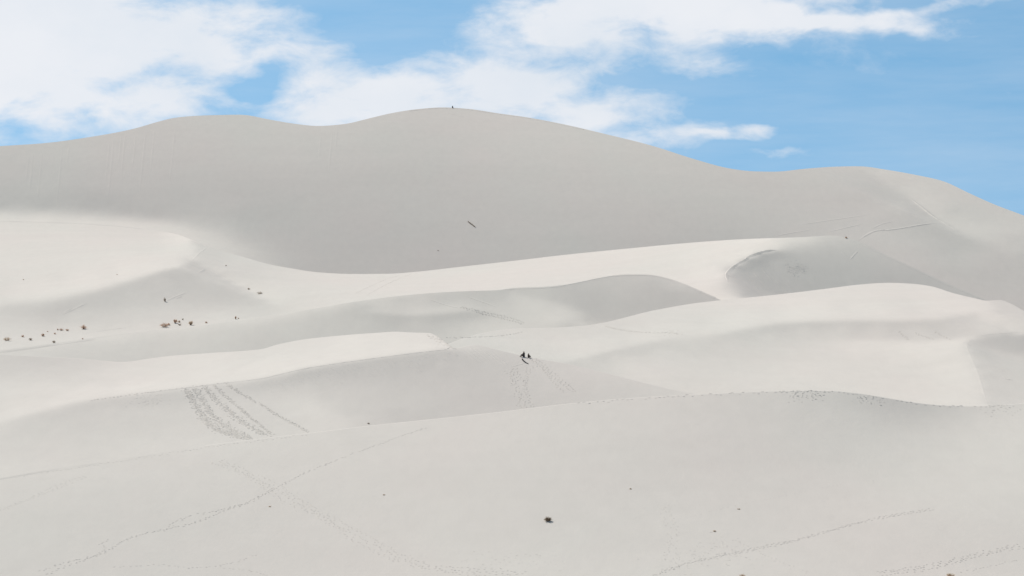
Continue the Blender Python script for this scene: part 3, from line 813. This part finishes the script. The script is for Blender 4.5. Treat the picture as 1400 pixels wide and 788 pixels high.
    track('sand_lip', 'heavier lip at the top of the steep grey face', [[(1060, 342.6), (1048, 344.2), (1040, 346.4), (1028, 350), (1017, 357)]], 1.1, .75, -.6, S4)
    trampled([(1082, 366), (1090, 365), (1096, 369), (1086, 371)], 15, 150, 'rough oval slump on the steep grey face', size=.5, rim=.09, s=S4)
    lines = [[(x, y), (x + 10, y + 12), (x + 20, y + 24)] for x, y in ((1060, 380), (1068, 378), (1074, 384), (1050, 370), (1040, 365), (1084, 385), (1030, 372), (1020, 376))]
    track('slide_marks', 'slide marks below the rough slump', lines, .5, .09, -.3, S4)
    track('sand_lip', 'pale ridge line edging the steep grey face', [[(1152, 325), (1165, 329), (1178, 335.5), (1212, 351.5), (1251, 369.5), (1289, 388), (1327, 403.5), (1348, 412)]], .8, .14, .5, S4, taper=False)
    track('slide_marks', 'short slanting mark high on the steep face', [[(1173, 343), (1166, 350), (1162, 356)], [(1150, 345), (1158, 352)]], .6, .15, .3, S4)
    track('sand_lip', 'small dark step beside the pointed ridge', [[(261, 327.5), (268, 330), (276, 334), (284, 337.2)]], 1.2, .5, -.4, S4)
    track('sand_lip', 'crisp edge of the pointed ridge', [[(284, 338), (273, 345), (262, 357)], [(262, 357), (285, 368), (310, 381), (340, 399), (372, 414)]], .8, .15, .2, S4)
    track('wind_scour', 'dark wind-scoured streak below the bright apron', [[(84, 431), (95, 426), (108, 420), (120, 414)], [(88, 428), (100, 421)], [(225, 413), (240, 406), (256, 400)], [(240, 409), (250, 405)], [(272, 373), (282, 368)], [(118, 456), (150, 451), (175, 448)]], .9, .2, -.3, S4)
    track('wind_scour', 'faint wind marks on the bright apron', [[(30, 326), (55, 324), (80, 323)], [(130, 356), (145, 353)], [(28, 383), (44, 380)]], .9, .12, -.3, S4)
    # sand mountain
    track('sand_lip', 'dark edge of the long ridge on the sand mountain', [[(1245, 271.5), (1258, 281), (1268, 289), (1278, 297), (1290, 304), (1302, 311), (1312, 317)]], 1.3, .5, -.5, S5)
    track('foot_track', 'trodden track slanting up to the long ridge', [[(1172, 330), (1185, 321), (1198, 315), (1215, 315), (1240, 311), (1262, 307), (1285, 305)]], 1.1, .32, .1, S5)
    track('foot_track', 'pale foot tracks across the right of the sand mountain', [[(1196, 277), (1210, 281), (1228, 286)], [(1090, 308), (1130, 302), (1165, 297), (1190, 293)], [(1060, 323), (1085, 318), (1110, 314)], [(1130, 318), (1150, 313), (1180, 306)], [(1190, 314), (1205, 306), (1222, 303)]], .9, .16, .2, S5)
    track('foot_track', 'pale track sloping below the summit', [[(603, 152), (612, 155), (625, 158), (640, 163), (652, 168)]], .9, .22, .3, S5)
    track('foot_track', 'footworn line along the summit crest', [[(x, float(SKYLINE(x)) + 1.2) for x in range(560, 800, 14)]], .7, .22, .1, S5, taper=False, wob=.6)
    lines = []
    for x, y0, l in [(40, 205, 40), (46, 204, 60), (58, 202, 70), (86, 197, 90), (95, 195, 30), (150, 186, 60), (156, 184, 90), (166, 182, 40), (172, 180, 60), (186, 178, 50), (200, 175, 90), (212, 172, 60), (440, 176, 40), (455, 175, 60), (462, 174, 30), (240, 170, 80)]:
        y = y0 + RNG.uniform(1, 5)
        lines.append([(x, y), (x - l * .04 + RNG.uniform(-1, 1), y + l * .5), (x - l * .1, y + l)])
    track('slide_marks', 'faint slide marks running straight down the sand mountain', lines, 1.2, .075, -.2, S5, wob=.6)
    lines = []
    for _ in range(26):
        x, y = RNG.uniform(660, 1000), RNG.uniform(190, 320); l = RNG.uniform(20, 60)
        if y < float(SKYLINE(x)) + 12 or y + l * .6 > float(C5(x)) - 4: continue
        lines.append([(x, y), (x + l * .5, y + l * .25), (x + l, y + l * .5)])
    track('slide_marks', 'faint slanting marks on the long flank of the sand mountain', lines, 1.2, .09, -.1, S5)


small_detail()

# ------------------------------------------------------------------ shrubs
STEM = principled('dry_stem', (0.26, 0.18, 0.12), .9)
def leaf_material(name, a, b):
    m = principled(name, a, .9); nt = m.node_tree; N = nt.nodes
    g = N.new('ShaderNodeNewGeometry'); r = N.new('ShaderNodeMix'); r.data_type = 'RGBA'
    r.inputs['A'].default_value = (*a, 1); r.inputs['B'].default_value = (*b, 1)
    nt.links.new(g.outputs['Random Per Island'], r.inputs['Factor']); nt.links.new(r.outputs['Result'], N['Principled BSDF'].inputs['Base Color'])
    tr = N.new('ShaderNodeBsdfTranslucent'); mx = N.new('ShaderNodeMixShader'); mx.inputs[0].default_value = .45   # thin dry leaves let light through
    nt.links.new(r.outputs['Result'], tr.inputs['Color']); nt.links.new(N['Principled BSDF'].outputs[0], mx.inputs[1]); nt.links.new(tr.outputs[0], mx.inputs[2])
    nt.links.new(mx.outputs[0], N['Material Output'].inputs['Surface'])
    return m
LEAF = {'brown': leaf_material('brown_leaf', (0.42, 0.24, 0.15), (0.60, 0.39, 0.26)), 'tan': leaf_material('tan_leaf', (0.44, 0.32, 0.21), (0.62, 0.48, 0.33)),
        'dark': leaf_material('dark_leaf', (0.19, 0.145, 0.10), (0.32, 0.25, 0.17))}


def shrub(x, y, wpx, hpx, label, tone='brown', seed=0, group=None, lean=0.0, stretch=None, dense=1.0):
    """a dry desert shrub: stems fanning from the root, twigs, small stiff leaves"""
    p, n, s = surf(x, y)
    k = F / p.y
    w, h = wpx * 1.2 / k, hpx * 1.1 / k
    if stretch:
        a, b = surf(*stretch[0], s)[0], surf(*stretch[1], s)[0]; axis = b - a; w = hpx / k
    R = random.Random(seed)
    root = bpy.data.objects.new('dry_shrub', None); COL.objects.link(root); root.location = p - n * .03
    tag(root, label, 'shrub', group)
    SV, SQ, LV, LQ = [], [], [], []
    def tube(a, b, r0, r1):
        d = (b - a).normalized(); e = d.orthogonal().normalized(); f = d.cross(e)
        i0 = len(SV)
        for c, r in ((a, r0), (b, r1)):
            for q in range(3):
                t = 2.094 * q; SV.append(tuple(c + e * math.cos(t) * r + f * math.sin(t) * r))
        for q in range(3):
            SQ.append((i0 + q, i0 + (q + 1) % 3, i0 + 3 + (q + 1) % 3, i0 + 3 + q))
    def leaf(c, size):
        d = Vector((R.gauss(0, 1), R.gauss(0, 1), R.gauss(.4, .8))).normalized(); e = d.orthogonal().normalized()
        e = (e * math.cos(R.random() * 6) + d.cross(e) * math.sin(R.random() * 6)).normalized()
        i0 = len(LV); l, ww = size * R.uniform(.7, 1.5), size * .28
        LV.extend(tuple(q) for q in (c - e * ww, c + d * l * .5 - e * ww * .6, c + d * l, c + d * l * .5 + e * ww * .8))
        LQ.append((i0, i0 + 1, i0 + 2, i0 + 3))
    ns = int(20 * dense) + 8
    size = max(.05, min(w, h) * .13)
    for i in range(ns):
        az = R.uniform(0, 6.283); out = math.sqrt(R.random())
        tip = Vector((math.cos(az) * out * w * .5 + lean * h, math.sin(az) * out * w * .42, h * (1 - .55 * out * out) * R.uniform(.65, 1.05)))
        base = Vector((tip.x * .25, tip.y * .25, 0))
        if stretch:
            o_ = axis * ((i + R.random()) / ns - .5); tip += o_; base += o_
        mid_ = (base + tip) * .5 + Vector((R.gauss(0, .06) * w, R.gauss(0, .06) * w, .1 * h))
        tube(base, mid_, size * .16, size * .11); tube(mid_, tip, size * .11, size * .05)
        for q in range(int(14 * dense) + 4):
            t = R.uniform(.25, 1.0)
            c = (base.lerp(mid_, t * 2) if t < .5 else mid_.lerp(tip, t * 2 - 1)) + Vector((R.gauss(0, .05) * w, R.gauss(0, .05) * w, R.gauss(0, .05) * h))
            c.z = max(c.z, .02) if not stretch else c.z
            leaf(c, size)
    st = mesh_obj('stems', SV, SQ, STEM, root, False)
    if stretch: st['kind'] = 'stuff'
    mesh_obj('foliage', LV, LQ, LEAF[tone], root, False)
    return root


def shrubs():
    line = 'dry shrubs along the lit flat below the bright apron'
    A = [
        (10, 466, 10, 5, 'broad tan shrub, lowest and palest of the shrub line on the flat', 'tan'),
        (31, 461, 4.5, 3, 'small brown shrub above and beside the broad tan shrub', 'brown'),
        (42, 465.5, 5, 3.6, 'small dark shrub level with the broad tan shrub', 'dark'),
        (58.5, 460, 4, 4.2, 'small upright brown shrub between the tan shrub and the row of low tufts', 'brown'),
        (73.5, 469, 4.5, 3.5, 'dark shrub standing alone lowest on the flat, below the row of tufts', 'dark'),
        (75, 457, 3.5, 2.2, 'tiny brown tuft just under the row of low tufts', 'brown'),
        (84, 452, 6, 3, 'brown tuft, biggest of the low row beside the round bush', 'brown'),
        (79, 451.5, 2.2, 2.2, 'little brown tuft at the start of the low row', 'brown'),
        (92, 452.5, 4.5, 3, 'brown tuft at the end of the low row, nearest the round bush', 'brown'),
        (114.5, 450, 7.5, 5.6, 'round reddish brown bush standing alone with a sand tail', 'brown'),
        (113, 464, 2.4, 1.8, 'tiny brown tuft below the round bush', 'brown'),
        (65, 454, 3, 1.4, 'flat brown tuft uphill of the upright shrub', 'brown'),
        (224.5, 447.5, 12, 6, 'widest brown shrub clump, lowest of the central cluster on the flat', 'brown'),
        (231, 445, 3.6, 3.2, 'small brown tuft behind the widest clump', 'brown'),
        (239.5, 442, 6.5, 5.6, 'rounded brown shrub topping the central cluster', 'brown'),
        (245, 441, 3.2, 3, 'small tan tuft touching the rounded brown shrub', 'tan'),
        (246, 445, 5, 2.6, 'low greyish shrub in front of the rounded brown shrub', 'dark'),
        (250, 437.5, 2.8, 2.2, 'tiny dark tuft uphill of the central cluster with a sand tail', 'dark'),
        (261, 444.5, 6, 5.6, 'upright tan shrub, last full bush of the central cluster', 'tan'),
        (282, 442, 3.4, 2.6, 'small brown tuft between the tan bush and the lone twiggy shrub', 'brown'),
        (322, 436.5, 3, 4.4, 'lone twiggy brown shrub where the flat meets the ridge dune', 'brown'),
        (326, 436, 2.2, 1.7, 'tiny tan tuft touching the lone twiggy shrub', 'tan'),
    ]
    for i, a in enumerate(A): shrub(*a, seed=11 + i, group=line)
    shrub(226, 412.5, 3, 5.5, 'thin dark leaning shrub on the grey slope under the pointed ridge', 'dark', 50, lean=-.15)
    shrub(340, 396, 3.6, 2.4, 'small dark shrub on the spur, higher of the two', 'dark', 51)
    shrub(355, 402, 8, 3.2, 'straggling dark shrub on the spur, lower of the two', 'dark', 52)
    shrub(309, 364, 2, 1.8, 'tiny shrub on the flank right of the pointed ridge', 'dark', 53)
    shrub(32, 383, 2.4, 1.4, 'tiny shrub far out on the bright apron', 'tan', 54)
    shrub(160, 376, 1.8, 1.2, 'tiny shrub near the brink of the bright apron', 'tan', 55)
    sh = shrub(644.5, 307.3, 11, 2.0, 'dark shrub clump drawn out along its shadow, alone on the face of the sand mountain', 'dark', 56, stretch=((639.5, 303.5), (649.5, 311)), dense=3)  # clump stretched to take in the shrub and its cast shadow
    shrub(599, 343, 2.6, 1.0, 'tiny dark tuft low on the sand mountain face', 'dark', 57)
    shrub(1157, 326, 3, 2.6, 'tiny reddish shrub on the brow of the steep grey face', 'brown', 58)
    shrub(504, 580, 4, 2.2, 'small dark shrub at the foot of the grey dune face', 'dark', 59)
    shrub(749, 713, 9, 6.5, 'dark twiggy bush alone in the middle of the foreground slope', 'dark', 60, dense=1.8)
    shrub(1300, 789.5, 11, 6, 'tan shrub at the bottom of the foreground slope by the broad trail', 'tan', 61, dense=1.5)
    shrub(1015, 789, 9, 4.5, 'small tan shrub at the bottom of the foreground slope under the walked line', 'tan', 62)
    shrub(977, 727, 4, 2.2, 'tiny pinkish dry tuft above the walked line', 'tan', 63)
    shrub(1010, 696.5, 4, 1.2, 'tiny brown tuft higher than the pinkish tuft above the walked line', 'tan', 64)
    shrub(525, 677, 3.4, 1.1, 'tiny brown tuft on the open middle of the foreground slope', 'tan', 65)
    shrub(369, 693, 3.8, 1.1, 'tiny brown twig tuft beside the wide trodden trail', 'tan', 66)
    shrub(862, 669, 3, 1.4, 'faint tiny tuft uphill of the dark twiggy bush', 'tan', 67)


shrubs()

# ------------------------------------------------------------------ people
SKIN = principled('skin', (0.42, 0.27, 0.20), .7)
HAIR = principled('hair', (0.03, 0.022, 0.018), .8)
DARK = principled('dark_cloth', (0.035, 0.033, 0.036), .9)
BROWN = principled('brown_cloth', (0.075, 0.058, 0.048), .9)
BOOT = principled('boot', (0.03, 0.026, 0.024), .8)


def skinned(name, verts, edges, radii, mat, parent, levels=1):
    """grow a continuous surface round a posed skeleton"""
    me = bpy.data.meshes.new(name); me.from_pydata(verts, edges, [])
    o = bpy.data.objects.new(name, me); COL.objects.link(o)
    sk = o.modifiers.new('skin', 'SKIN'); sk.use_smooth_shade = True
    for i, r in enumerate(radii):
        me.skin_vertices[0].data[i].radius = (r, r) if not isinstance(r, tuple) else r
    me.skin_vertices[0].data[0].use_root = True
    ss = o.modifiers.new('sub', 'SUBSURF'); ss.levels = ss.render_levels = levels
    dg = bpy.context.evaluated_depsgraph_get()
    new = bpy.data.meshes.new_from_object(o.evaluated_get(dg))
    new.materials.clear(); new.materials.append(mat)
    bpy.data.objects.remove(o)
    q = bpy.data.objects.new(name, new); COL.objects.link(q); q.parent = parent
    new.shade_smooth()
    return q


def sitting_person(x, y, rotz, label, jacket=DARK, trousers=DARK, k=1.0, s=None, knees=.38, sink=.0, group=None):
    p, n, s = surf(x, y, s)
    root = bpy.data.objects.new('person', None); COL.objects.link(root)
    root.location = p - Vector((0, 0, sink)); root.rotation_euler = (0, 0, rotz); root.scale = (k, k, k)
    tag(root, label, 'person', group)
    J = dict(pel=(0, 0, .13), spi=(0, .03, .34), che=(0, .0, .54), nec=(0, -.03, .68), hea=(0, -.05, .78), top=(0, -.05, .89), nos=(0, -.155, .775))
    R = dict(pel=.14, spi=.125, che=(.15, .12), nec=.058, hea=.092, top=.075, nos=.014)
    E = [('pel', 'spi'), ('spi', 'che'), ('che', 'nec'), ('nec', 'hea'), ('hea', 'top'), ('hea', 'nos')]
    for t, sx in (('l', -1), ('r', 1)):
        J.update({t + 'sh': (.19 * sx, .0, .585), t + 'el': (.27 * sx, -.16, .40), t + 'wr': (.15 * sx, -.37, knees + .04), t + 'pa': (.12 * sx, -.44, knees + .035),
                  t + 'hi': (.10 * sx, -.05, .12), t + 'kn': (.15 * sx, -.46, knees), t + 'an': (.13 * sx, -.66, .06), t + 'to': (.15 * sx, -.82, .03), t + 'ea': (.095 * sx, -.04, .78)})
        R.update({t + 'sh': .072, t + 'el': .05, t + 'wr': .034, t + 'pa': .036, t + 'hi': .10, t + 'kn': .07, t + 'an': .048, t + 'to': .04, t + 'ea': .018})
        E += [('che', t + 'sh'), (t + 'sh', t + 'el'), (t + 'el', t + 'wr'), (t + 'wr', t + 'pa'), ('pel', t + 'hi'), (t + 'hi', t + 'kn'), (t + 'kn', t + 'an'), (t + 'an', t + 'to'), ('hea', t + 'ea')]
        for f, (dx, l) in enumerate(((-.055, .05), (-.03, .085), (-.01, .095), (.012, .09), (.032, .07))):
            a, b = f'{t}f{f}a', f'{t}f{f}b'
            J[a] = (.12 * sx - dx * sx, -.44 - l * .55, knees + .025); J[b] = (.12 * sx - dx * 1.2 * sx, -.44 - l, knees - .01)
            R[a] = .0095; R[b] = .008
            E += [(t + 'pa', a), (a, b)]
    keys = list(J); ix = {k_: i for i, k_ in enumerate(keys)}
    skinned('body', [J[k_] for k_ in keys], [(ix[a], ix[b]) for a, b in E], [R[k_] for k_ in keys], SKIN, root)
    def sub(name, ks, grow, mat):
        ii = {k_: i for i, k_ in enumerate(ks)}
        rr = [tuple(v + grow for v in R[k_]) if isinstance(R[k_], tuple) else R[k_] + grow for k_ in ks]
        skinned(name, [J[k_] for k_ in ks], [(ii[a], ii[b]) for a, b in E if a in ii and b in ii], rr, mat, root)
    sub('jacket', ['pel', 'spi', 'che', 'nec', 'lsh', 'lel', 'lwr', 'rsh', 'rel', 'rwr'], .022, jacket)
    sub('trousers', ['pel', 'lhi', 'lkn', 'lan', 'rhi', 'rkn', 'ran'], .018, trousers)
    for t in 'lr': sub('shoe', [t + 'an', t + 'to'], .014, BOOT)
    skinned('hair', [(0, .0, .80), (0, -.03, .885), (0, .03, .72)], [(0, 1), (0, 2)], [.10, .085, .07], HAIR, root)
    return root


def people():
    sitting_person(716.2, 488.0, math.radians(-50), 'larger person in dark clothes sitting on the dune crest, knees bent over the slope', DARK, DARK, 1.08, S1, knees=.40)
    sitting_person(722.6, 489.2, math.radians(35), 'smaller person in brown clothes sitting on the dune crest beside the larger one', BROWN, DARK, .86, S1)
    sitting_person(618.6, float(SKYLINE(618.6)) + .3, math.radians(20), 'tiny figure sitting on the summit of the sand mountain', DARK, DARK, 1.2, S5)




def shadow_strip():
    """slender dark strip with a raised tip, standing in for a shadow below the two people"""
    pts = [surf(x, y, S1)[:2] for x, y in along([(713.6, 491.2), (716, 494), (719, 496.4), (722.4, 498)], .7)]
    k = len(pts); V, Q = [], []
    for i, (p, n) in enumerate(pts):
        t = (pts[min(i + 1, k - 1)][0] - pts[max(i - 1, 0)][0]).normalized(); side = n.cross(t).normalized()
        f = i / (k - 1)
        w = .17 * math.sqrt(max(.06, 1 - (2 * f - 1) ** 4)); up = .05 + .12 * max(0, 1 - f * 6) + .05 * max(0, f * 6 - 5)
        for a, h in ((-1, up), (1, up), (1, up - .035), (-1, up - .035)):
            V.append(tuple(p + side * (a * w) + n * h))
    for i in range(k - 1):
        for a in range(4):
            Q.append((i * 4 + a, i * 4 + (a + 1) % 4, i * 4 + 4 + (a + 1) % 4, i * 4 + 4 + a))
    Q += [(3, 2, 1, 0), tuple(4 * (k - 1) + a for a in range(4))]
    return tag(mesh_obj('shadow_strip', V, Q, DARK, None, False), 'slender dark strip standing in for a shadow on the slope below the two seated people', 'shadow strip')  # dark cloth colour stands in for a seated person's shadow


people()
shadow_strip()
